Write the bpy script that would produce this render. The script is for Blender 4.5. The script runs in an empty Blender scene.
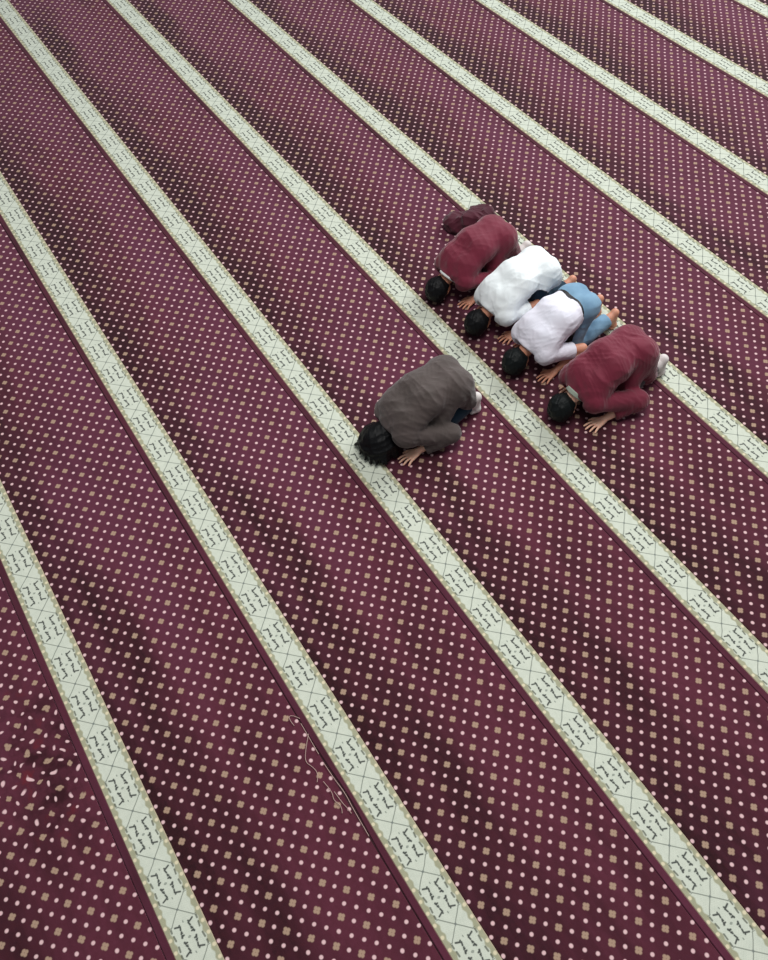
import bpy, math, random
import numpy as np
from mathutils import Matrix, Vector

C = bpy.context.scene.collection
SC = bpy.context.scene
R_ = math.radians

# ------------------------------------------------------------------ camera
cam_d = bpy.data.cameras.new('camera')
cam_d.sensor_fit = 'HORIZONTAL'
cam_d.sensor_width = 36.0
cam_d.lens = 876.1 / 768.0 * 36.0
cam_d.clip_end = 200
cam = bpy.data.objects.new('camera', cam_d)
C.objects.link(cam)
TILT, ROLL, YAW = 0.6284, -0.0532, 1.0465
cam.matrix_world = (Matrix.Translation((0, 0.5840, 5.0727)) @ Matrix.Rotation(YAW, 4, 'Z')
                    @ Matrix.Rotation(TILT, 4, 'X') @ Matrix.Rotation(ROLL, 4, 'Z'))
SC.camera = cam

# ------------------------------------------------------------------ world, lights, exposure
world = bpy.data.worlds.new('hall_air')
SC.world = world
world.use_nodes = True
bg = world.node_tree.nodes['Background']
bg.inputs[0].default_value = (0.92, 0.96, 1.0, 1)
bg.inputs[1].default_value = 0.22


def area_light(name, loc, target, sx, sy, energy, col):
    d = bpy.data.lights.new(name, 'AREA')
    d.shape = 'RECTANGLE'
    d.size, d.size_y = sx, sy
    d.energy = energy
    d.color = col
    o = bpy.data.objects.new(name, d)
    o.location = loc
    v = Vector(target) - Vector(loc)
    o.rotation_euler = v.to_track_quat('-Z', 'Y').to_euler()
    C.objects.link(o)
    return o


# daylight through the hall's high windows beyond the row of people, and a wide skylight
area_light('window_daylight', (-9.5, 20.0, 12.5), (-4.0, 4.0, 0), 12, 6, 4100, (0.97, 0.99, 1.0))
area_light('skylight', (-3.2, 3.4, 11.0), (-3.6, 3.6, 0), 5, 5, 900, (1.0, 0.98, 0.95))

SC.view_settings.view_transform = 'Standard'
SC.view_settings.look = 'None'
SC.view_settings.gamma = 1
SC.view_settings.exposure = 0.0
SC.view_settings.use_curve_mapping = False


# ------------------------------------------------------------------ node helpers
def srgb(r, g, b):
    f = lambda c: (c / 12.92 if c <= 0.04045 else ((c + 0.055) / 1.055) ** 2.4)
    return (f(r / 255), f(g / 255), f(b / 255), 1)


class N:
    """A float socket (or constant) with arithmetic that builds Math nodes."""
    tree = None

    def __init__(self, s):
        self.s = s

    @staticmethod
    def op(kind, *a):
        n = N.tree.nodes.new('ShaderNodeMath')
        n.operation = kind
        for i, x in enumerate(a):
            if isinstance(x, N):
                N.tree.links.new(x.s, n.inputs[i])
            else:
                n.inputs[i].default_value = float(x)
        return N(n.outputs[0])

    def __add__(s, o): return N.op('ADD', s, o)
    __radd__ = __add__
    def __sub__(s, o): return N.op('SUBTRACT', s, o)
    def __rsub__(s, o): return N.op('SUBTRACT', o, s)
    def __mul__(s, o): return N.op('MULTIPLY', s, o)
    __rmul__ = __mul__
    def __truediv__(s, o): return N.op('DIVIDE', s, o)
    def abs(s): return N.op('ABSOLUTE', s)
    def round(s): return N.op('FLOOR', s + 0.5)
    def mod(s, m): return N.op('FLOORED_MODULO', s, m)
    def min(s, o): return N.op('MINIMUM', s, o)
    def max(s, o): return N.op('MAXIMUM', s, o)
    def sqrt(s): return N.op('SQRT', s)
    def sin(s): return N.op('SINE', s)
    def below(s, edge, soft):
        """1 where s < edge, 0 where s > edge + soft."""
        n = N.tree.nodes.new('ShaderNodeMapRange')
        n.clamp = True
        N.tree.links.new(s.s, n.inputs[0])
        n.inputs[1].default_value = edge - soft
        n.inputs[2].default_value = edge + soft
        n.inputs[3].default_value = 1
        n.inputs[4].default_value = 0
        return N(n.outputs[0])


def length(a, b):
    return (a * a + b * b).sqrt()


def seg(x, y, ax, ay, bx, by):
    """distance from (x, y) to a segment"""
    dx, dy = bx - ax, by - ay
    L = dx * dx + dy * dy
    t = ((x - ax) * (dx / L) + (y - ay) * (dy / L)).max(0.0).min(1.0)
    return length(x - ax - t * dx, y - ay - t * dy)


def mixc(fac, a, b):
    n = N.tree.nodes.new('ShaderNodeMix')
    n.data_type = 'RGBA'
    f, i, j = n.inputs[0], n.inputs[6], n.inputs[7]
    if isinstance(fac, N):
        N.tree.links.new(fac.s, f)
    else:
        f.default_value = fac
    for sock, v in ((i, a), (j, b)):
        if isinstance(v, tuple):
            sock.default_value = v
        else:
            N.tree.links.new(v, sock)
    return n.outputs[2]


def noise(vec, scale, detail=2, rough=0.5):
    n = N.tree.nodes.new('ShaderNodeTexNoise')
    n.inputs['Scale'].default_value = scale
    n.inputs['Detail'].default_value = detail
    n.inputs['Roughness'].default_value = rough
    if vec is not None:
        N.tree.links.new(vec, n.inputs['Vector'])
    return N(n.outputs[0])


def mapping(vec, scale, loc=(0, 0, 0), rot=(0, 0, 0)):
    n = N.tree.nodes.new('ShaderNodeMapping')
    n.inputs['Scale'].default_value = scale
    n.inputs['Location'].default_value = loc
    n.inputs['Rotation'].default_value = rot
    N.tree.links.new(vec, n.inputs['Vector'])
    return n.outputs[0]


def new_mat(name):
    m = bpy.data.materials.new(name)
    m.use_nodes = True
    N.tree = m.node_tree
    b = N.tree.nodes['Principled BSDF']
    return m, b


def coords(which='Object'):
    return N.tree.nodes.new('ShaderNodeTexCoord').outputs[which]


def xyz(vec):
    n = N.tree.nodes.new('ShaderNodeSeparateXYZ')
    N.tree.links.new(vec, n.inputs[0])
    return [N(o) for o in n.outputs]


def bump(b, h, strength, dist):
    n = N.tree.nodes.new('ShaderNodeBump')
    n.inputs['Strength'].default_value = strength
    n.inputs['Distance'].default_value = dist
    N.tree.links.new(h.s, n.inputs['Height'])
    N.tree.links.new(n.outputs[0], b.inputs['Normal'])


# ------------------------------------------------------------------ carpet pattern (metres)
PITCH = 0.10114            # spacing of the dots along a row
ROW = 0.04584              # spacing of the rows across the roll
ROW0 = 0.1195
HALF = 0.1075              # half width of the ivory border
SPACING = 1.2              # one roll


def carpet_field_material(name='maroon_dotted_pile', worn=None):
    m, b = new_mat(name)
    co = coords()
    X, Y, Z = xyz(co)
    wob = noise(mapping(co, (9, 9, 9)), 1.0, 1)
    wx = X + (wob - 0.5) * 0.012
    if worn:
        # a trodden, stained patch where the pile has shifted
        patch = length((X - worn[0]) * 0.55, Y - worn[1]).below(0.26, 0.16)
        blot = noise(mapping(co, (7, 7, 7), loc=(1.7, 0.4, 0)), 1.0, 3, 0.6)
        wx = wx + (wob - 0.5) * 0.11 * patch
        Yw = Y + (noise(mapping(co, (11, 11, 11), loc=(5, 2, 0)), 1.0, 1) - 0.5) * 0.08 * patch
    else:
        Yw = Y
    yr = (Yw - ROW0) / ROW
    n = yr.round()
    dy = (yr - n) * ROW
    odd = n.mod(2.0)
    xr = wx / PITCH - odd * 0.5
    k = xr.round()
    dx = (xr - k) * PITCH
    par = (k + (n - 1.0) * 0.5).mod(2.0)
    big = odd * par.below(0.5, 0.01)
    inside = n.below(20.4, 0.01) * (-1.0 * n).below(0.4, 0.01)
    ax, ay = dx.abs(), dy.abs()
    r = length(dx, dy)
    small_m = r.below(0.0105, 0.003) * (1.0 - big) * inside
    # large motif: four petals around a dark cross
    lobe = length(ax.max(ay) - 0.0105, ax.min(ay))
    big_m = lobe.below(0.0102, 0.0030) * big * inside
    nap_shade = noise(mapping(co, (0.75, 3.4, 1), rot=(0, 0, R_(9))), 1.0, 6, 0.62)  # streaks of pile sheen and shade, painted into the base colour
    nap_shade_wide = noise(mapping(co, (0.22, 1.1, 1), loc=(3.1, 7.7, 0)), 1.0, 2, 0.5)
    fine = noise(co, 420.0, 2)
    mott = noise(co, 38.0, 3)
    roll_shade = (((Y - 0.34).max(-0.26).min(0.26) * 0.55) * (1.0 - Y.below(0.0, 0.01)) + Y.below(0.0, 0.01) * 0.08)     # pile shading painted into the colour, dark beside the border and lighter above
    t = ((nap_shade * 0.8 + nap_shade_wide * 0.5 + roll_shade) - 0.52) * 3.4
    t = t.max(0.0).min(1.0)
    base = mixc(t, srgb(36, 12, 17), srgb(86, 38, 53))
    base = mixc((mott - 0.32).max(0.0).min(1.0) * 0.9, base, srgb(68, 24, 31))
    base = mixc((fine - 0.5).max(0.0) * 0.9, base, srgb(106, 70, 80))
    lilac_sheen = ((nap_shade_wide - 0.45) * 3.0).max(0.0).min(1.0) * t
    base = mixc(lilac_sheen * 0.45, base, srgb(98, 54, 82))  # lilac pile sheen painted over the lighter streaks
    if worn:
        base = mixc(patch * ((blot - 0.48) * 6.0).max(0.0).min(1.0) * 0.75, base, srgb(34, 8, 12))
        base = mixc(patch * ((0.42 - blot) * 7.0).max(0.0).min(1.0) * 0.5, base, srgb(112, 30, 36))
    col = mixc(small_m * 0.95, base, srgb(216, 182, 184))
    col = mixc(big_m * 0.92, col, srgb(164, 138, 118))
    N.tree.links.new(col, b.inputs['Base Color'])
    b.inputs['Roughness'].default_value = 0.9
    b.inputs['Specular IOR Level'].default_value = 0.15
    b.inputs['Sheen Weight'].default_value = 0.18
    b.inputs['Sheen Roughness'].default_value = 0.45
    b.inputs['Sheen Tint'].default_value = srgb(235, 190, 215)
    bump(b, fine * 0.6 + (small_m + big_m) * 0.25, 0.5, 0.004)
    return m


def carpet_border_material():
    m, b = new_mat('ivory_border_pile')
    co = coords()
    X, Y, Z = xyz(co)
    T = PITCH * 3.0
    wob = noise(mapping(co, (14, 14, 14)), 1.0, 1)
    s = (X - PITCH * 0.5 + T * 0.5 + (wob - 0.5) * 0.008).mod(T) - T * 0.5
    a_s = s.abs()
    w = Y + (wob - 0.5) * 0.006
    aw = w.abs()
    t = T * 0.5 - a_s                       # from the middle of a panel, mirrored
    fine = noise(co, 300.0, 2)
    mott = noise(co, 26.0, 3)
    ivory = mixc((mott - 0.3).max(0.0).min(1.0) * 0.8, srgb(201, 206, 192), srgb(170, 179, 166))
    ivory = mixc((fine - 0.45).max(0.0).min(1.0), ivory, srgb(168, 176, 160))
    # olive edging with a row of pale knots and a wavy inner side
    wave = (X * (2 * math.pi / (PITCH * 0.5))).sin() * 0.004
    edge = 1.0 - (aw + wave).below(0.076, 0.004)
    kx = X / (PITCH * 2 / 3)
    kd = length((kx - kx.round()) * (PITCH * 2 / 3), aw - 0.094)
    olive = mixc((mott - 0.3).max(0.0).min(1.0), srgb(150, 148, 118), srgb(124, 126, 100))
    col = mixc(edge * 0.85, ivory, olive)
    col = mixc(kd.below(0.010, 0.003) * 0.9, col, srgb(212, 202, 172))
    rim = 1.0 - aw.below(0.1025, 0.002)
    col = mixc(rim * 0.5, col, srgb(186, 160, 138))
    # crossing lines between the panels
    xl = (a_s - aw).abs().below(0.0038, 0.0020) * aw.below(0.070, 0.003)
    xl = xl.max((a_s - 0.064).abs().below(0.002, 0.0015) * aw.below(0.078, 0.003) * (1.0 - aw.below(0.058, 0.003)))
    knot = length(a_s, aw).below(0.007, 0.002)
    col = mixc(xl * 0.72, col, srgb(86, 92, 84))
    col = mixc(knot * 0.6, col, srgb(96, 104, 104))
    # marks inside a panel
    d = seg(t, aw, 0.078, 0.050, 0.066, 0.022)
    d = d.min(seg(t, aw, 0.066, 0.022, 0.050, 0.026))
    d = d.min(seg(t, aw, 0.071, 0.028, 0.075, 0.024))
    d = d.min(seg(t, aw, 0.040, 0.026, 0.031, 0.031))
    d = d.min(seg(t, aw, 0.034, 0.029, 0.033, 0.025))
    d = d.min(seg(t, aw, 0.022, 0.030, 0.013, 0.034) - 0.001)
    d = d.min(seg(t, aw, 0.018, 0.030, 0.020, 0.022))
    marks = d.below(0.0046, 0.0024)
    d2 = seg(t, aw, 0.017, 0.068, 0.042, 0.070)
    d2 = d2.min(seg(t, aw, 0.062, 0.072, 0.078, 0.072))
    marks2 = d2.below(0.0050, 0.0018)
    d3 = seg(t, aw, 0.0, 0.006, 0.004, 0.0).min(seg(t, aw, 0.082, 0.0, 0.088, 0.0))
    marks3 = d3.below(0.0034, 0.0016)
    col = mixc(marks * 0.92, col, srgb(36, 38, 40))
    col = mixc(marks2 * 0.75, col, srgb(66, 68, 56))
    col = mixc(marks3 * 0.6, col, srgb(80, 90, 84))
    grid = ((X * 560.0).sin() * (Y * 560.0).sin()).max(0.0)
    col = mixc(grid * 0.22 * (1.0 - edge), col, srgb(120, 132, 122))
    N.tree.links.new(col, b.inputs['Base Color'])
    b.inputs['Roughness'].default_value = 0.92
    b.inputs['Specular IOR Level'].default_value = 0.12
    b.inputs['Sheen Weight'].default_value = 0.08
    bump(b, fine, 0.4, 0.003)
    return m


def cloth_material(name, c1, c2, scale=260, rough=0.85, sheen=0.15, bs=0.35, blotch=6.0):
    m, b = new_mat(name)
    co = coords()
    big = noise(co, blotch, 3)
    fine = noise(co, scale, 2)
    weave = ((xyz(co)[0] + xyz(co)[1]) * 900.0).sin() * ((xyz(co)[2] - xyz(co)[1]) * 900.0).sin()
    col = mixc((big - 0.35).max(0.0).min(1.0) * 1.6, c1, c2)
    N.tree.links.new(col, b.inputs['Base Color'])
    b.inputs['Roughness'].default_value = rough
    b.inputs['Specular IOR Level'].default_value = 0.25
    b.inputs['Sheen Weight'].default_value = sheen
    bump(b, fine + weave * 0.2, bs, 0.002)
    return m


def skin_material(name, c1, c2):
    m, b = new_mat(name)
    co = coords()
    n1 = noise(co, 18.0, 3)
    col = mixc((n1 - 0.3).max(0.0).min(1.0), c1, c2)
    N.tree.links.new(col, b.inputs['Base Color'])
    b.inputs['Roughness'].default_value = 0.55
    b.inputs['Subsurface Weight'].default_value = 0.12
    b.inputs['Subsurface Radius'].default_value = (0.02, 0.008, 0.005)
    b.inputs['Subsurface Scale'].default_value = 0.4
    bump(b, noise(co, 300.0, 2), 0.15, 0.001)
    return m


def hair_material(name, c1, c2):
    m, b = new_mat(name)
    co = coords()
    st = noise(mapping(co, (30, 160, 160)), 1.0, 3)
    col = mixc(st, c1, c2)
    N.tree.links.new(col, b.inputs['Base Color'])
    b.inputs['Roughness'].default_value = 0.5
    b.inputs['Specular IOR Level'].default_value = 0.18
    bump(b, st, 0.7, 0.004)
    return m


def plain_material(name, c, rough=0.7):
    m, b = new_mat(name)
    co = coords()
    n1 = noise(co, 60.0, 2)
    col = mixc(n1 * 0.3, c, tuple(x * 0.7 for x in c[:3]) + (1,))
    N.tree.links.new(col, b.inputs['Base Color'])
    b.inputs['Roughness'].default_value = rough
    return m


WORN = (-2.35, 0.85)      # in the coordinates of the roll in the near corner
M = dict(
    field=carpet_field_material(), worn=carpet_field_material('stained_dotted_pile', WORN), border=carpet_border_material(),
    floor=plain_material('screed', srgb(58, 26, 34), 0.9),
    thread=plain_material('loose_thread', srgb(176, 148, 140), 0.8),
    brown=cloth_material('brown_jacket_cloth', srgb(82, 72, 70), srgb(66, 60, 56), 200, 0.8, 0.2, 0.5),
    maroon=cloth_material('maroon_cloth', srgb(112, 30, 52), srgb(94, 24, 42), 260, 0.75, 0.25),
    darkmaroon=cloth_material('dark_maroon_cloth', srgb(72, 18, 36), srgb(50, 12, 26), 220, 0.8, 0.2),
    white=cloth_material('white_cotton', srgb(232, 238, 240), srgb(222, 230, 233), 260, 0.8, 0.05, 0.2),
    white_lilac=cloth_material('white_cotton_lilac', srgb(228, 226, 238), srgb(220, 224, 236), 260, 0.8, 0.05, 0.2),
    darkjeans=cloth_material('dark_denim', srgb(36, 58, 74), srgb(24, 40, 54), 320, 0.85, 0.1),
    bluejeans=cloth_material('blue_denim', srgb(124, 160, 186), srgb(92, 126, 156), 320, 0.85, 0.1, 0.4, 9.0),
    greytrousers=cloth_material('grey_trouser_cloth', srgb(70, 66, 70), srgb(52, 48, 54), 320),
    sock=cloth_material('pale_sock_knit', srgb(214, 208, 206), srgb(196, 190, 188), 300),
    collar=cloth_material('pale_collar_cloth', srgb(224, 228, 228), srgb(206, 212, 212), 300),
    greencollar=cloth_material('greenish_collar_cloth', srgb(160, 172, 158), srgb(140, 150, 138), 300),
    belt=plain_material('black_leather', srgb(26, 26, 30), 0.5),
    metal=plain_material('belt_metal', srgb(190, 195, 200), 0.3),
    skin=skin_material('skin', srgb(250, 200, 174), srgb(240, 178, 150)),
    skin_tan=skin_material('tan_skin', srgb(204, 144, 118), srgb(186, 124, 98)),
    skin_pale=skin_material('pale_skin', srgb(222, 178, 158), srgb(206, 152, 132)),
    hair=hair_material('black_hair', srgb(5, 6, 8), srgb(14, 15, 18)),
    hair_soft=hair_material('dark_green_black_hair', srgb(7, 11, 12), srgb(18, 24, 25)),
)


# ------------------------------------------------------------------ object helpers
def link(name, verts, faces, mat, parent=None, smooth=True):
    me = bpy.data.meshes.new(name)
    me.from_pydata(verts, [], faces)
    me.materials.append(mat)
    if smooth:
        me.polygons.foreach_set('use_smooth', [True] * len(me.polygons))
    me.update()
    o = bpy.data.objects.new(name, me)
    C.objects.link(o)
    if parent:
        o.parent = parent
    return o


def tag(o, label, cat=None, group=None):
    o['label'] = label
    if cat:
        o['category'] = cat
    if group:
        o['group'] = group


def boxes(parts):
    """list of (x0,x1,y0,y1,z0,z1)"""
    V, F = [], []
    for x0, x1, y0, y1, z0, z1 in parts:
        b = len(V)
        V += [(x0, y0, z0), (x1, y0, z0), (x1, y1, z0), (x0, y1, z0), (x0, y0, z1), (x1, y0, z1), (x1, y1, z1), (x0, y1, z1)]
        F += [(b, b + 3, b + 2, b + 1), (b + 4, b + 5, b + 6, b + 7), (b, b + 1, b + 5, b + 4), (b + 1, b + 2, b + 6, b + 5),
              (b + 2, b + 3, b + 7, b + 6), (b + 3, b, b + 4, b + 7)]
    return V, F


# ------------------------------------------------------------------ floor and carpet rolls
PILE = 0.012
V, F = boxes([(-17, 7, -1.6, 11.4, -0.112, -PILE)])
floor = link('floor', V, F, M['floor'], smooth=False)
floor['kind'] = 'structure'
floor['label'] = 'floor under the maroon carpet rolls'

XA, XB = -15.5, 5.0
LOWER = -0.150             # a roll runs from here ...
UPPER = LOWER + SPACING    # ... to here, measured from the middle of its border


def strip(edge0, edge1, xs, top=0.0):
    """a slab whose two long sides follow edge0(x) and edge1(x), with a rounded lip"""
    V, F = [], []
    lip = 0.004
    for x in xs:
        a, b = edge0(x), edge1(x)
        V += [(x, a, -PILE), (x, a, top - lip), (x, a + lip, top), (x, b - lip, top), (x, b, top - lip), (x, b, -PILE)]
    n = len(xs)
    for i in range(n - 1):
        p, q = i * 6, i * 6 + 6
        for k in range(6):
            l = (k + 1) % 6
            F.append((p + k, q + k, q + l, p + l))
    F.append(tuple(range(5, -1, -1)))
    F.append(tuple(range((n - 1) * 6, n * 6)))
    return V, F


def runner(idx, phase, label, seam=None, field='field'):
    """seam(x_world) widens the gap below this roll; phase in dot pitches"""
    off = (phase % 6.0) * PITCH - 3 * PITCH
    xs = np.linspace(XA, XB, 206)
    s = seam or (lambda x: 0.0)
    lo = lambda x: LOWER + 0.0015 + s(x + off)
    hi = lambda x: UPPER - 0.0015
    n = 'carpet_runner'
    V, F = strip(lo, lambda x: -HALF, xs)
    V2, F2 = strip(lambda x: HALF, hi, xs)
    b = len(V)
    F += [tuple(i + b for i in f) for f in F2]
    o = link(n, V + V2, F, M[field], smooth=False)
    o.location = (off, idx * SPACING, 0)
    tag(o, label, 'carpet', 'carpet rolls laid side by side')
    V, F = strip(lambda x: -HALF, lambda x: HALF, xs)
    bd = link('border_band', V, F, M['border'], o, smooth=False)
    bd['label'] = 'ivory border band with dark woven motifs'
    return o


def seam_b(x):
    t = (x + 1.42) / 0.22
    return 0.016 * math.exp(-t * t) + 0.003


runner(-1, 1.0, 'maroon dotted carpet roll filling the bottom left corner, showing no ivory border', field='worn')
runner(0, 3.43, 'maroon dotted carpet roll with the first ivory border from the bottom left corner')
rB = runner(1, 2.88, 'maroon dotted carpet roll with frayed threads at the open seam below its ivory border', seam_b)
rC = runner(2, 2.99, 'maroon dotted carpet roll under the brown jacketed person, black hair on its ivory border')
runner(3, 4.02, 'maroon dotted carpet roll under the bodies of the four people bowing side by side')
runner(4, 5.8, 'maroon dotted carpet roll whose ivory border lies under the feet of the four people')
runner(5, 2.2, 'maroon dotted carpet roll with the first ivory border beyond the feet of the four people')
runner(6, 4.4, 'maroon dotted carpet roll with the second ivory border beyond the feet of the four people')
runner(7, 0.7, 'maroon dotted carpet roll with the third ivory border beyond the feet of the four people')
runner(8, 3.1, 'maroon dotted carpet roll whose ivory border just clips the top right corner')


def thread(name, pts, r, mat, parent=None):
    cu = bpy.data.curves.new(name, 'CURVE')
    cu.dimensions = '3D'
    cu.bevel_depth = r
    cu.bevel_resolution = 1
    sp = cu.splines.new('NURBS')
    sp.points.add(len(pts) - 1)
    for p, q in zip(sp.points, pts):
        p.co = (*q, 1)
    sp.use_endpoint_u = True
    sp.order_u = 3
    cu.materials.append(mat)
    o = bpy.data.objects.new(name, cu)
    dg = bpy.context.evaluated_depsgraph_get()
    C.objects.link(o)
    dg.update()
    me = bpy.data.meshes.new_from_object(o.evaluated_get(dg))
    C.objects.unlink(o)
    bpy.data.objects.remove(o)
    m = bpy.data.objects.new(name, me)
    C.objects.link(m)
    if parent:
        m.parent = parent
    return m


# ------------------------------------------------------------------ signed distance modelling
def nets(vol, org, h):
    """surface nets: returns vertices and quads of the zero level of vol"""
    s = vol < 0
    nx, ny, nz = vol.shape
    cnt = np.zeros((nx - 1, ny - 1, nz - 1), np.uint8)
    for i in (0, 1):
        for j in (0, 1):
            for k in (0, 1):
                cnt += s[i:nx - 1 + i, j:ny - 1 + j, k:nz - 1 + k]
    act = (cnt > 0) & (cnt < 8)
    ids = np.full(act.shape, -1, np.int64)
    I = np.argwhere(act)
    ids[act] = np.arange(len(I))
    acc = np.zeros((len(I), 3))
    num = np.zeros(len(I))
    cor = [(i, j, k) for i in (0, 1) for j in (0, 1) for k in (0, 1)]
    val = {c: vol[I[:, 0] + c[0], I[:, 1] + c[1], I[:, 2] + c[2]] for c in cor}
    for a in cor:
        for ax in range(3):
            if a[ax] == 0:
                b = list(a)
                b[ax] = 1
                b = tuple(b)
                va, vb = val[a], val[b]
                m = (va < 0) != (vb < 0)
                t = va[m] / (va[m] - vb[m])
                p = np.tile(np.array(a, float), (m.sum(), 1))
                p[:, ax] = t
                acc[m] += p
                num[m] += 1
    P = (I + acc / num[:, None]) * h + np.array(org)
    Q = []
    for ax in range(3):
        sl0 = [slice(None)] * 3
        sl1 = [slice(None)] * 3
        sl0[ax] = slice(0, -1)
        sl1[ax] = slice(1, None)
        a, b = s[tuple(sl0)], s[tuple(sl1)]
        E = np.argwhere(a != b)
        u, v = (ax + 1) % 3, (ax + 2) % 3
        ok = (E[:, u] > 0) & (E[:, v] > 0) & (E[:, u] < vol.shape[u] - 1) & (E[:, v] < vol.shape[v] - 1)
        E = E[ok]
        flip = a[E[:, 0], E[:, 1], E[:, 2]]
        def cell(du, dv):
            c = E.copy()
            c[:, u] -= du
            c[:, v] -= dv
            return ids[c[:, 0], c[:, 1], c[:, 2]]
        q = np.stack([cell(1, 1), cell(0, 1), cell(0, 0), cell(1, 0)], 1)
        q[~flip] = q[~flip][:, ::-1]
        Q.append(q)
    return P, np.concatenate(Q)


class Field:
    """A distance field on a grid; shapes are blended in one after the other."""

    def __init__(self, lo, hi, h):
        self.h = h
        self.lo = np.array(lo, np.float64)
        n = np.ceil((np.array(hi) - self.lo) / h).astype(int) + 1
        self.v = np.full(tuple(n), 1.0, np.float32)
        self.ax = [self.lo[i] + h * np.arange(n[i]) for i in range(3)]

    def block(self, lo, hi):
        sl = []
        for i in range(3):
            a = max(0, int(math.floor((lo[i] - self.lo[i]) / self.h)))
            b = min(self.v.shape[i], int(math.ceil((hi[i] - self.lo[i]) / self.h)) + 2)
            if b <= a:
                return None, None
            sl.append(slice(a, b))
        X = np.meshgrid(*[self.ax[i][sl[i]].astype(np.float32) for i in range(3)], indexing='ij', sparse=True)
        return tuple(sl), X

    def add(self, d, sl, k):
        o = self.v[sl]
        if k > 0:
            hh = np.maximum(k - np.abs(o - d), 0) / k
            self.v[sl] = np.minimum(o, d) - hh * hh * k * 0.25
        else:
            self.v[sl] = np.minimum(o, d)

    def cap(self, a, b, ra, rb, k=0.02, mode='add', flat=None):
        a, b = np.array(a, float), np.array(b, float)
        m = max(ra, rb) + k + 3 * self.h
        sl, X = self.block(np.minimum(a, b) - m, np.maximum(a, b) + m)
        if sl is None:
            return
        ab = b - a
        L = max(float(ab @ ab), 1e-9)
        t = np.clip(((X[0] - a[0]) * ab[0] + (X[1] - a[1]) * ab[1] + (X[2] - a[2]) * ab[2]) / L, 0, 1)
        d = np.sqrt((X[0] - a[0] - t * ab[0]) ** 2 + (X[1] - a[1] - t * ab[1]) ** 2 + (X[2] - a[2] - t * ab[2]) ** 2) - (ra + t * (rb - ra))
        if mode == 'add':
            self.add(d, sl, k)
        else:
            o = self.v[sl]
            hh = np.maximum(k - np.abs(o + d), 0) / max(k, 1e-6)
            self.v[sl] = np.maximum(o, -d) + hh * hh * k * 0.25

    def ell(self, c, r, axes=None, k=0.02, mode='add'):
        c, r = np.array(c, float), np.array(r, float)
        A = np.eye(3) if axes is None else np.array(axes, float)
        m = max(r) + k + 3 * self.h
        sl, X = self.block(c - m, c + m)
        if sl is None:
            return
        q = [((X[0] - c[0]) * A[i][0] + (X[1] - c[1]) * A[i][1] + (X[2] - c[2]) * A[i][2]) for i in range(3)]
        k0 = np.sqrt(sum((q[i] / r[i]) ** 2 for i in range(3)))
        k1 = np.sqrt(sum((q[i] / r[i] ** 2) ** 2 for i in range(3))) + 1e-6
        d = k0 * (k0 - 1) / k1
        if mode == 'add':
            self.add(d, sl, k)
        else:
            o = self.v[sl]
            hh = np.maximum(k - np.abs(o + d), 0) / max(k, 1e-6)
            self.v[sl] = np.maximum(o, -d) + hh * hh * k * 0.25

    def full(self):
        return np.meshgrid(*[a.astype(np.float32) for a in self.ax], indexing='ij', sparse=True)

    def cut(self, n, off, k=0.006, near=None):
        """remove everything where n.p > off; near=(centre, radius) keeps the cut local"""
        n = np.array(n, float)
        n = n / np.linalg.norm(n)
        X = self.full()
        d = n[0] * X[0] + n[1] * X[1] + n[2] * X[2] - off
        if near is not None:
            c, r = near
            far = np.sqrt((X[0] - c[0]) ** 2 + (X[1] - c[1]) ** 2 + (X[2] - c[2]) ** 2) - r
            d = np.minimum(d, -far)
        o = self.v
        hh = np.maximum(k - np.abs(o - d), 0) / k
        self.v = (np.maximum(o, d) + hh * hh * k * 0.25).astype(np.float32)

    def displace(self, f):
        self.v = (self.v + f(*self.full())).astype(np.float32)

    def mesh(self, name, mat, parent):
        v = self.v
        v[0], v[-1] = 1, 1
        v[:, 0], v[:, -1] = 1, 1
        v[:, :, 0], v[:, :, -1] = 1, 1
        P, Q = nets(v, self.lo, self.h)
        me = bpy.data.meshes.new(name)
        me.vertices.add(len(P))
        me.vertices.foreach_set('co', P.astype(np.float32).ravel())
        me.loops.add(len(Q) * 4)
        me.loops.foreach_set('vertex_index', Q.astype(np.int32).ravel())
        me.polygons.add(len(Q))
        me.polygons.foreach_set('loop_start', np.arange(0, len(Q) * 4, 4, dtype=np.int32))
        me.polygons.foreach_set('loop_total', np.full(len(Q), 4, np.int32))
        me.update(calc_edges=True)
        me.validate()
        me.materials.append(mat)
        me.polygons.foreach_set('use_smooth', [True] * len(me.polygons))
        o = bpy.data.objects.new(name, me)
        C.objects.link(o)
        if parent:
            o.parent = parent
        return o


def folds(seed, amp, freq, stretch=(1, 1, 1)):
    """creases: a few warped ridged waves"""
    rg = np.random.RandomState(seed)
    W = []
    for i in range(4):
        d = rg.normal(size=3) * np.array(stretch)
        d = d / np.linalg.norm(d)
        W.append((d * freq * (0.7 + 0.7 * rg.rand()), rg.rand() * 6.3, rg.normal(size=3) * freq * 0.35, rg.rand() * 6.3))

    def f(x, y, z):
        out = 0
        for d, p, e, p2 in W:
            ph = d[0] * x + d[1] * y + d[2] * z + p + 1.6 * np.sin(e[0] * x + e[1] * y + e[2] * z + p2)
            out = out + np.abs(np.sin(ph)) ** 0.8 * (0.5 + 0.5 * np.sin(e[1] * x - e[2] * y + e[0] * z + p))
        return (amp * (out / 4 - 0.25) * 2).astype(np.float32)
    return f


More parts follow.
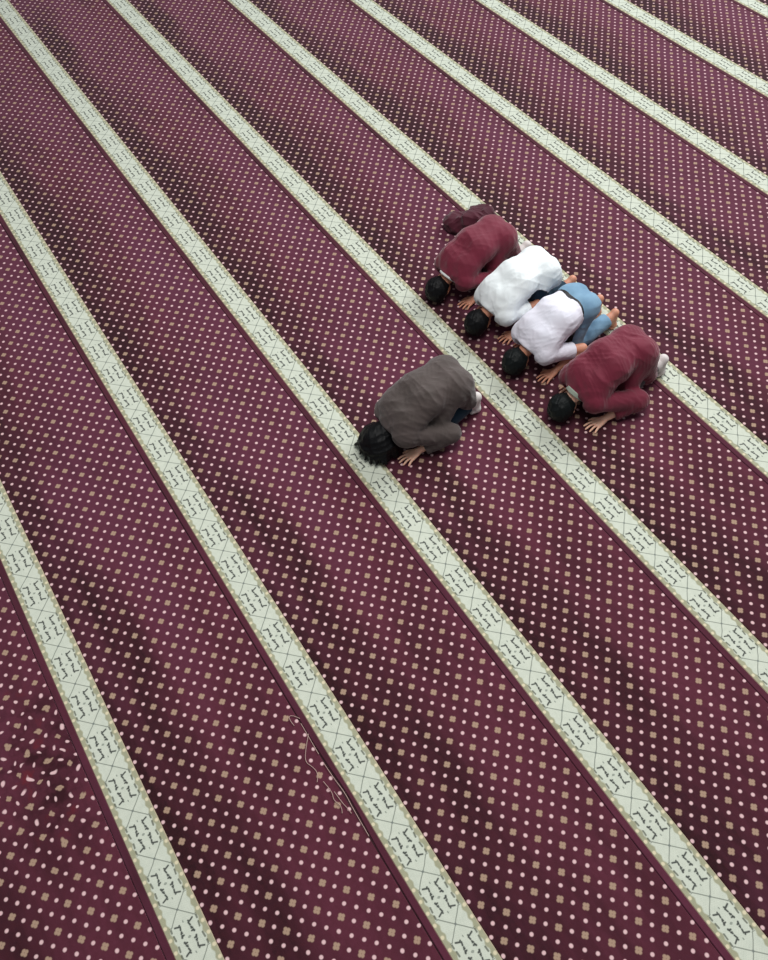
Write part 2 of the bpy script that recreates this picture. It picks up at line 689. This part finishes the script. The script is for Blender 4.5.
# ------------------------------------------------------------------ a person bowed down in prayer
def pose(**kw):
    J = dict(head=(.55, 0, .112), neck=(.44, 0, .215),
             shL=(.385, .165, .225), shR=(.375, -.145, .225),
             elL=(.05, .245, .135), elR=(.10, -.20, .135),
             wrL=(.315, .235, .038), wrR=(.25, -.175, .038),
             hipL=(-.075, .085, .42), hipR=(-.075, -.085, .42),
             kneeL=(.03, .125, .07), kneeR=(.03, -.125, .07),
             ankL=(-.385, .11, .14), ankR=(-.385, -.11, .14),
             turnL=0.0, turnR=0.0)
    J.update(kw)
    return J


def lerp(a, b, t):
    return tuple(a[i] + (b[i] - a[i]) * t for i in range(3))


def torso(f, J, off, k):
    for s in (1, -1):
        hip = J['hipL'] if s > 0 else J['hipR']
        sh = J['shL'] if s > 0 else J['shR']
        f.ell((hip[0] - .065, s * .075, hip[2] - .015), (.105 + off, .10 + off, .11 + off), k=k)
        f.cap((hip[0] + .02, s * .06, hip[2] + .01), (.14, s * .07, .40), .095 + off, .102 + off, k)
        f.cap((.14, s * .07, .40), (.31, s * .085, .305), .102 + off, .10 + off, k)
        f.cap((.31, s * .085, .305), (sh[0] - .01, s * .135, sh[2] + .01), .098 + off, .066 + off, k)
    f.cap((.10, 0, .36), (.33, 0, .27), .10 + off, .10 + off, k)
    f.cap((.33, 0, .29), lerp((.33, 0, .29), J['neck'], .85), .09 + off, .062 + off, k)


def hand(f, J, s, S=1.0):
    w = np.array(J['wrL' if s > 0 else 'wrR'])
    th = R_(J['turnL' if s > 0 else 'turnR'])
    F = np.array([math.cos(th), math.sin(th), 0])
    O = np.array([-F[1], F[0], 0]) * s          # outward (little finger) side
    U = np.array([0, 0, 1])

    def p(a, o, z):
        q = w + F * a + O * o
        return (q[0], q[1], z)
    kn = []
    for i, (o, ln) in enumerate(((-.033, .086), (-.011, .090), (.012, .085), (.034, .076))):
        kk = p(ln, o * 1.05, .025)
        f.cap(p(.005, o * .55, .034), kk, .0165, .0125, .012)
        kn.append((kk, o))
    spread = (-11, -2, 8, 20)
    Ls = (.072, .080, .074, .058)
    for (kk, o), a, L in zip(kn, spread, Ls):
        d = F * math.cos(R_(a)) + O * math.sin(R_(a))
        k0 = np.array(kk)
        m1 = k0 + d * L * .45
        m1[2] = .027
        m2 = k0 + d * L * .76
        m2[2] = .018
        t = k0 + d * L
        t[2] = .0095
        f.cap(k0, m1, .0098, .0092, .004)
        f.cap(m1, m2, .0092, .0085, .003)
        f.cap(m2, t, .0085, .0070, .003)
    t0 = np.array(p(.025, -.03, .027))
    t1 = np.array(p(.058, -.058, .022))
    t2 = np.array(p(.088, -.070, .012))
    f.cap(t0, t1, .0165, .0118, .010)
    f.cap(t1, t2, .0112, .0082, .004)


HEAD_AXES = ((.975, 0, -.22), (0, 1, 0), (-.22, 0, -.975))   # crown, left, face


def scaled(f, J):
    return f


def make_body(J, S, mat, root):
    f = Field(np.array((-.56, -.42, -.02)), np.array((.74, .42, .60)), .0044)
    torso(f, J, 0, .05)
    for s, l in ((1, 'L'), (-1, 'R')):
        f.cap(J['sh' + l], J['el' + l], .056, .043, .03)
        fm = lerp(J['el' + l], J['wr' + l], .3)
        f.cap(J['el' + l], fm, .040, .041, .015)
        f.cap(fm, J['wr' + l], .041, .027, .015)
        hand(f, J, s)
        f.cap(J['hip' + l], J['knee' + l], .095, .062, .03)
        cf = lerp(J['knee' + l], J['ank' + l], .35)
        f.cap(J['knee' + l], cf, .058, .056, .02)
        f.cap(cf, J['ank' + l], .056, .036, .02)
        a = np.array(J['ank' + l])
        heel = a + (-.062, 0, .030)
        ball = np.array((a[0] - .062, a[1], .036))
        f.cap(a, heel, .036, .033, .02)
        f.cap(heel, ball, .033, .030, .02)
        f.cap(a + (.0, 0, -.02), ball + (.012, 0, .02), .030, .026, .03)
        f.cap(ball + (0, -.022, 0), ball + (0, .022, 0), .028, .026, .015)
        for i, o in enumerate((-.034, -.016, 0, .016, .031)):
            o = o * s
            big = .0125 if i == 0 else .0092
            b0 = ball + (.012, o, -.018)
            f.cap(b0, b0 + (.040 - .005 * i, 0, -.004 + big * .2), big + .001, big, .006)
    # head: skull, jaw, nose, brow, lips, chin, ears
    h = np.array(J['head'])
    A = np.array(HEAD_AXES)
    P = lambda c, l, fc: tuple(h + c * A[0] + l * A[1] + fc * A[2])
    f.cap(lerp((.33, 0, .29), J['neck'], .7), P(-.055, 0, -.035), .060, .054, .03)
    f.ell(P(.018, 0, -.012), (.100, .082, .096), A, .02)
    f.ell(P(-.055, 0, .030), (.064, .058, .056), A, .03)
    f.cap(P(.005, 0, .082), P(-.030, 0, .098), .009, .014, .012)
    f.cap(P(.012, -.032, .078), P(.012, .032, .078), .010, .010, .012)
    f.cap(P(-.066, -.018, .080), P(-.066, .018, .080), .008, .008, .006)
    f.cap(P(-.077, -.015, .079), P(-.077, .015, .079), .008, .008, .006)
    f.ell(P(-.098, 0, .066), (.020, .022, .018), A, .015)
    for s in (1, -1):
        f.ell(P(-.004, s * .031, .076), (.010, .014, .010), A, .004)
        f.ell(P(-.014, s * .084, .004), (.032, .010, .020), A, .006)
        f.ell(P(-.010, s * .095, .004), (.018, .007, .010), A, .004, 'sub')
    X = f.full()
    f.v = np.maximum(f.v, (0.0015 - X[2]).astype(np.float32))
    o = f.mesh('body', mat, root)
    o.data.transform(Matrix.Scale(S, 4))
    return o


def make_hair(J, S, mat, root, kind='short'):
    h = np.array(J['head'])
    A = np.array(HEAD_AXES)
    P = lambda c, l, fc: tuple(h + c * A[0] + l * A[1] + fc * A[2])
    if kind == 'short':
        f = Field(h - .17, h + .17, .0042)
        f.ell(P(.020, 0, -.016), (.122, .108, .118), A, .02)
        n = .62 * A[0] - .78 * A[2]
        f.cut(-n, -(n @ h) + .020, .02)
        f.displace(folds(5, .012, 60))
    else:
        f = Field(h - .32, h + .30, .005)
        f.ell(P(.010, 0, -.02), (.128, .118, .122), A, .02)
        f.ell(P(-.085, 0, -.055), (.08, .095, .075), A, .05)
        f.cut(A[2], A[2] @ h + .055, .02)
        # long hair fallen forward and to both sides, in thick locks
        rg = random.Random(4)
        for i in range(46):
            a = math.pi * 2 * i / 46
            c0 = P(.0 + .06 * math.cos(a), .075 * math.sin(a), -.07)
            r = .155 + rg.uniform(-.02, .035)
            mid = P(.0 + .125 * math.cos(a), .128 * math.sin(a), -.02 + rg.uniform(-.01, .01))
            end = (h[0] - .012 + r * math.cos(a), h[1] + r * 1.05 * math.sin(a + rg.uniform(-.12, .12)), .028 + rg.uniform(0, .02))
            if math.cos(a) < -.55:
                continue
            f.cap(c0, mid, .036, .032, .012)
            f.cap(mid, end, .030, .012, .012)
        f.displace(folds(8, .008, 55, (.4, 1, 1)))
    X = f.full()
    f.v = np.maximum(f.v, (0.004 - X[2]).astype(np.float32))
    o = f.mesh('hair', mat, root)
    o.data.transform(Matrix.Scale(S, 4))
    return o


def make_top(name, J, S, mat, root, off, hem, sleeve, seed, amp, drape=0.0, hood=False, flare=.0, hem_z=None, k=.06):
    """hem: x of the cut across the hips (None = covers the seat); sleeve: 0..1 upper arm, 1..2 forearm"""
    f = Field(np.array((-.48, -.48, -.005)), np.array((.60, .48, .66)), .0058)
    torso(f, J, off, k)
    for s, l in ((1, 'L'), (-1, 'R')):
        sh, el, wr = J['sh' + l], J['el' + l], J['wr' + l]
        f.cap(lerp((.30, 0, .30), sh, .8), sh, .085 + off, .068 + off, k)
        if sleeve <= 1:
            f.cap(sh, lerp(sh, el, sleeve), .060 + off, .050 + off + flare, .018)
        else:
            f.cap(sh, el, .060 + off, .046 + off + flare, .018)
            f.cap(el, lerp(el, wr, sleeve - 1), .050 + off + flare, .036 + off, .02)
            if flare > 0:
                tip = (el[0] - .07, el[1] + s * .01, el[2] - .05)
                f.cap(el, tip, .05 + flare, .026, .03)
        if drape > 0:
            hip, kn = J['hip' + l], J['knee' + l]
            f.cap((hip[0] - .03, hip[1], hip[2]), (kn[0] - .02, kn[1] + s * .012, .42 - drape), .096 + off, .074 + off, .04)
            f.cap((hip[0] - .07, hip[1], hip[2] - .06), (hip[0] - .16, s * .10, .42 - drape), .095 + off, .075 + off, .06)
    if hood:
        for s in (1, -1):
            f.cap((.36, s * .05, .33), (.45, s * .13, .25), .045, .038, .03)
        f.cap((.37, -.08, .335), (.37, .08, .335), .040, .040, .03)
    f.displace(folds(seed, amp, 26))
    f.displace(folds(seed + 50, amp * .5, 60))
    # neck opening
    nk = np.array(J['neck'])
    hd = np.array(J['head'])
    d = (hd - nk) / np.linalg.norm(hd - nk)
    f.cut(d, d @ nk + .012, .012, near=(tuple(nk), .13))
    f.cap(nk - d * .03, nk + d * .10, .062, .066, .006, 'sub')
    # cuffs
    for s, l in ((1, 'L'), (-1, 'R')):
        sh, el, wr = (np.array(J[q + l]) for q in ('sh', 'el', 'wr'))
        if sleeve <= 1:
            e = sh + (el - sh) * sleeve
            dd = (el - sh) / np.linalg.norm(el - sh)
            f.cut(dd, dd @ e, .006, near=(tuple(e + dd * .06), .17))
            f.cap(e - dd * .03, e + dd * .06, .050, .052, .004, 'sub')
        else:
            e = el + (wr - el) * (sleeve - 1)
            dd = (wr - el) / np.linalg.norm(wr - el)
            f.cut(dd, dd @ e, .006, near=(tuple(e + dd * .05), .10))
            f.cap(e - dd * .02, e + dd * .06, .034, .036, .004, 'sub')
    if hem is not None:
        f.cut((-1, 0, hem_z or 0.0), -hem, .008, near=((-.30, 0, .35), .62))
    X = f.full()
    f.v = np.maximum(f.v, (0.006 - X[2]).astype(np.float32))
    o = f.mesh(name, mat, root)
    o.data.transform(Matrix.Scale(S, 4))
    return o


def make_trousers(name, J, S, mat, root, off, seed, amp, waist=.06):
    f = Field(np.array((-.52, -.36, -.005)), np.array((.20, .36, .62)), .0056)
    for s, l in ((1, 'L'), (-1, 'R')):
        hip, kn, an = J['hip' + l], J['knee' + l], J['ank' + l]
        f.ell((hip[0] - .068, s * .075, hip[2] - .015), (.105 + off, .10 + off, .112 + off), k=.05)
        f.cap((hip[0] + .02, s * .06, hip[2] + .01), (.14, s * .066, .40), .095 + off, .098 + off, .05)
        f.cap(hip, kn, .098 + off, .064 + off, .04)
        f.cap(kn, lerp(kn, an, .4), .062 + off, .060 + off, .025)
        f.cap(lerp(kn, an, .4), lerp(kn, an, .93), .060 + off, .050 + off, .02)
    f.displace(folds(seed, amp, 30))
    f.cut((1, 0, .25), waist + .25 * .42, .006, near=((.25, 0, .42), .24))
    for l in 'LR':
        kn, an = np.array(J['knee' + l]), np.array(J['ank' + l])
        dd = (an - kn) / np.linalg.norm(an - kn)
        e = kn + (an - kn) * .93
        f.cut(dd, dd @ e, .006, near=(tuple(e + dd * .08), .13))
    X = f.full()
    f.v = np.maximum(f.v, (0.003 - X[2]).astype(np.float32))
    o = f.mesh(name, mat, root)
    o.data.transform(Matrix.Scale(S, 4))
    return o


def make_socks(J, S, mat, root):
    for s, l in ((1, 'L'), (-1, 'R')):
        a = np.array(J['ank' + l])
        f = Field(a - (.18, .09, .15), a + (.12, .09, .12), .005)
        o = .006
        f.cap(lerp(J['knee' + l], a, .8), a, .040 + o, .036 + o, .02)
        heel = a + (-.062, 0, .030)
        ball = np.array((a[0] - .062, a[1], .040))
        f.cap(a, heel, .036 + o, .033 + o, .02)
        f.cap(heel, ball, .033 + o, .030 + o, .02)
        f.cap(a + (.0, 0, -.02), ball + (.012, 0, .02), .030 + o, .026 + o, .03)
        f.cap(ball + (0, -.022, 0), ball + (0, .022, 0), .028 + o, .026 + o, .015)
        f.cap(ball + (.012, -.022, -.016), ball + (.058, -.018, -.018), .016 + o, .012 + o, .01)
        f.cap(ball + (.012, .022, -.016), ball + (.052, .018, -.018), .016 + o, .012 + o, .01)
        X = f.full()
        f.v = np.maximum(f.v, (0.0005 - X[2]).astype(np.float32))
        m = f.mesh('sock', mat, root)
        m.data.transform(Matrix.Scale(S, 4))


def make_collar(J, S, mat, root, r=.070, w=(-.016, .022)):
    nk = np.array(J['neck'])
    hd = np.array(J['head'])
    d = (hd - nk) / np.linalg.norm(hd - nk)
    f = Field(nk - .13, nk + .13, .004)
    f.cap(nk - d * .012, nk + d * .020, r + .012, r + .004, 0.0)
    f.cut(d, d @ nk + w[1], .004)
    f.cut(-d, -(d @ nk) - w[0], .004)
    f.cap(nk - d * .06, nk + d * .06, r - .004, r - .006, .003, 'sub')
    o = f.mesh('collar', mat, root)
    o.data.transform(Matrix.Scale(S, 4))
    return o


def make_belt(J, S, mat, root, off):
    f = Field(np.array((-.20, -.32, .10)), np.array((.16, .32, .62)), .004)
    for s, l in ((1, 'L'), (-1, 'R')):
        hip = J['hip' + l]
        f.ell((hip[0] - .068, s * .075, hip[2] - .015), (.105 + off, .10 + off, .112 + off), k=.05)
        f.cap((hip[0] + .02, s * .06, hip[2] + .01), (.14, s * .066, .40), .099 + off, .102 + off, .05)
        f.cap(hip, J['knee' + l], .098 + off, .064 + off, .04)
    n = np.array((1, 0, .25)) / math.hypot(1, .25)
    w = (.052 + .25 * .42) / math.hypot(1, .25)
    f.displace(lambda x, y, z: (-.005 + 0 * x * y * z).astype(np.float32))
    f.cut(n, w, .003)
    f.cut(-n, -w + .034, .003)
    o = f.mesh('belt', mat, root)
    o.data.transform(Matrix.Scale(S, 4))
    return o


def person(label, org, ang, S, group=None):
    root = bpy.data.objects.new('person', None)
    C.objects.link(root)
    root.location = (org[0], org[1], 0)
    root.rotation_euler = (0, 0, R_(ang))
    root.empty_display_size = .2
    tag(root, label, 'person', group)
    return root


ROWG = 'four people bowing side by side'

# the one in front, brown jacket, long hair
r = person('person in a brown jacket bowing alone, long black hair spread over an ivory border',
           (-3.45, 3.05), -90, .92)
J = pose(turnL=4, wrL=(.315, .215, .038), elL=(.04, .275, .135), shR=(.37, -.125, .23), elR=(.12, -.16, .135), kneeL=(.09, .125, .07), kneeR=(.09, -.125, .07),
         ankL=(-.27, .10, .13), ankR=(-.27, -.10, .13), head=(.54, 0, .112))
make_body(J, .92, M['skin'], r)
make_hair(J, .92, M['hair'], r, 'long')
make_top('jacket', J, .92, M['brown'], r, .030, -.235, 1.80, 11, .012, drape=.20, hood=True, hem_z=-.12)
make_trousers('jeans', J, .92, M['darkjeans'], r, .014, 3, .006)
make_socks(J, .92, M['sock'], r)

# far end of the row, maroon top with a white collar
r = person('person in a maroon top with a white collar, bowing beside the dark maroon bundle',
           (-4.56, 4.32), -86, .90, ROWG)
J = pose(ankL=(-.38, .09, .14), ankR=(-.38, -.12, .14))
make_body(J, .90, M['skin_tan'], r)
make_hair(J, .90, M['hair'], r)
t = make_top('shirt', J, .90, M['maroon'], r, .020, None, 1.80, 21, .008, drape=.22)
make_collar(J, .90, M['collar'], t, .084, (.000, .020))
make_trousers('trousers', J, .90, M['greytrousers'], r, .000, 6, .004, .02)
make_socks(J, .90, M['sock'], r)

# second, long white shirt
r = person('person in a white shirt covering the seat, bowing between maroon top and pale jeans',
           (-4.04, 4.36), -88, .90, ROWG)
J = pose(elL=(.06, .205, .205))
make_body(J, .90, M['skin_tan'], r)
make_hair(J, .90, M['hair'], r)
make_top('shirt', J, .90, M['white'], r, .026, -.21, .70, 31, .007, drape=.10)
make_trousers('jeans', J, .90, M['darkjeans'], r, .012, 7, .006)

# third, short white shirt and pale blue jeans
r = person('person in a short white shirt and pale blue jeans, bowing with bare feet',
           (-3.54, 4.35), -87, .90, ROWG)
J = pose(elL=(.03, .25, .15), ankL=(-.42, .115, .14), ankR=(-.43, -.09, .15))
make_body(J, .90, M['skin_tan'], r)
make_hair(J, .90, M['hair_soft'], r)
make_top('shirt', J, .90, M['white_lilac'], r, .024, .005, .72, 41, .0065)
j = make_trousers('jeans', J, .90, M['bluejeans'], r, .014, 8, .007)
make_belt(J, .90, M['belt'], j, .014)

# near end of the row, maroon top
r = person('person in a wide-sleeved maroon top, bowing on the near side of the pale blue jeans',
           (-2.95, 4.36), -90, .92, ROWG)
J = pose(elL=(.02, .29, .125), ankL=(-.36, .09, .14))
make_body(J, .92, M['skin'], r)
make_hair(J, .92, M['hair_soft'], r)
t = make_top('shirt', J, .92, M['maroon'], r, .022, None, 1.72, 51, .010, drape=.30, flare=.018)
make_collar(J, .92, M['greencollar'], t, .080)
make_trousers('trousers', J, .92, M['greytrousers'], r, .000, 9, .004, .02)
make_socks(J, .92, M['sock'], r)

# crumpled clothing beside the far end of the row
f = Field((-.30, -.27, -.01), (.30, .27, .30), .005)
for c, rr in (((-.06, .0, .05), (.15, .12, .07)), ((.09, .02, .08), (.13, .11, .11)), ((.0, -.04, .09), (.15, .10, .11)),
              ((-.12, .05, .05), (.12, .11, .07)), ((.16, -.04, .04), (.08, .08, .05)), ((-.02, .08, .05), (.12, .06, .06))):
    f.ell(c, rr, None, .03)
f.displace(folds(71, .045, 20))
f.displace(folds(72, .020, 48))
X = f.full()
f.v = np.maximum(f.v, (0.0 - X[2]).astype(np.float32))
b = f.mesh('clothing_bundle', M['darkmaroon'], None)
b.location = (-5.12, 4.60, 0)
b.rotation_euler = (0, 0, R_(75))
tag(b, 'dark maroon crumpled clothing bundle on the carpet beside the far maroon top', 'clothing')

# frayed threads at the open seam, parts of the roll above it
off = rB.location.x
rg = random.Random(2)
for pts in ([(-1.87, 1.057), (-1.805, 1.002), (-1.736, .957), (-1.689, .98), (-1.634, .99), (-1.596, .958)],
            [(-1.67, 1.045), (-1.557, 1.050), (-1.46, 1.062), (-1.35, 1.054), (-1.184, 1.052)],
            [(-1.497, 1.014), (-1.42, 1.02), (-1.384, 1.029), (-1.34, 1.034)],
            [(-1.58, .99), (-1.50, 1.005), (-1.46, .985), (-1.40, 1.01), (-1.37, .99)],
            [(-1.951, 1.050), (-1.851, 1.049), (-1.732, 1.047)],
            [(-1.98, 1.06), (-2.03, 1.03), (-2.02, 1.00), (-1.96, 1.01)]):
    thread('loose_thread', [(x - off, y - SPACING, .0025 + rg.uniform(0, .004)) for x, y in pts], .0020, M['thread'], rB)
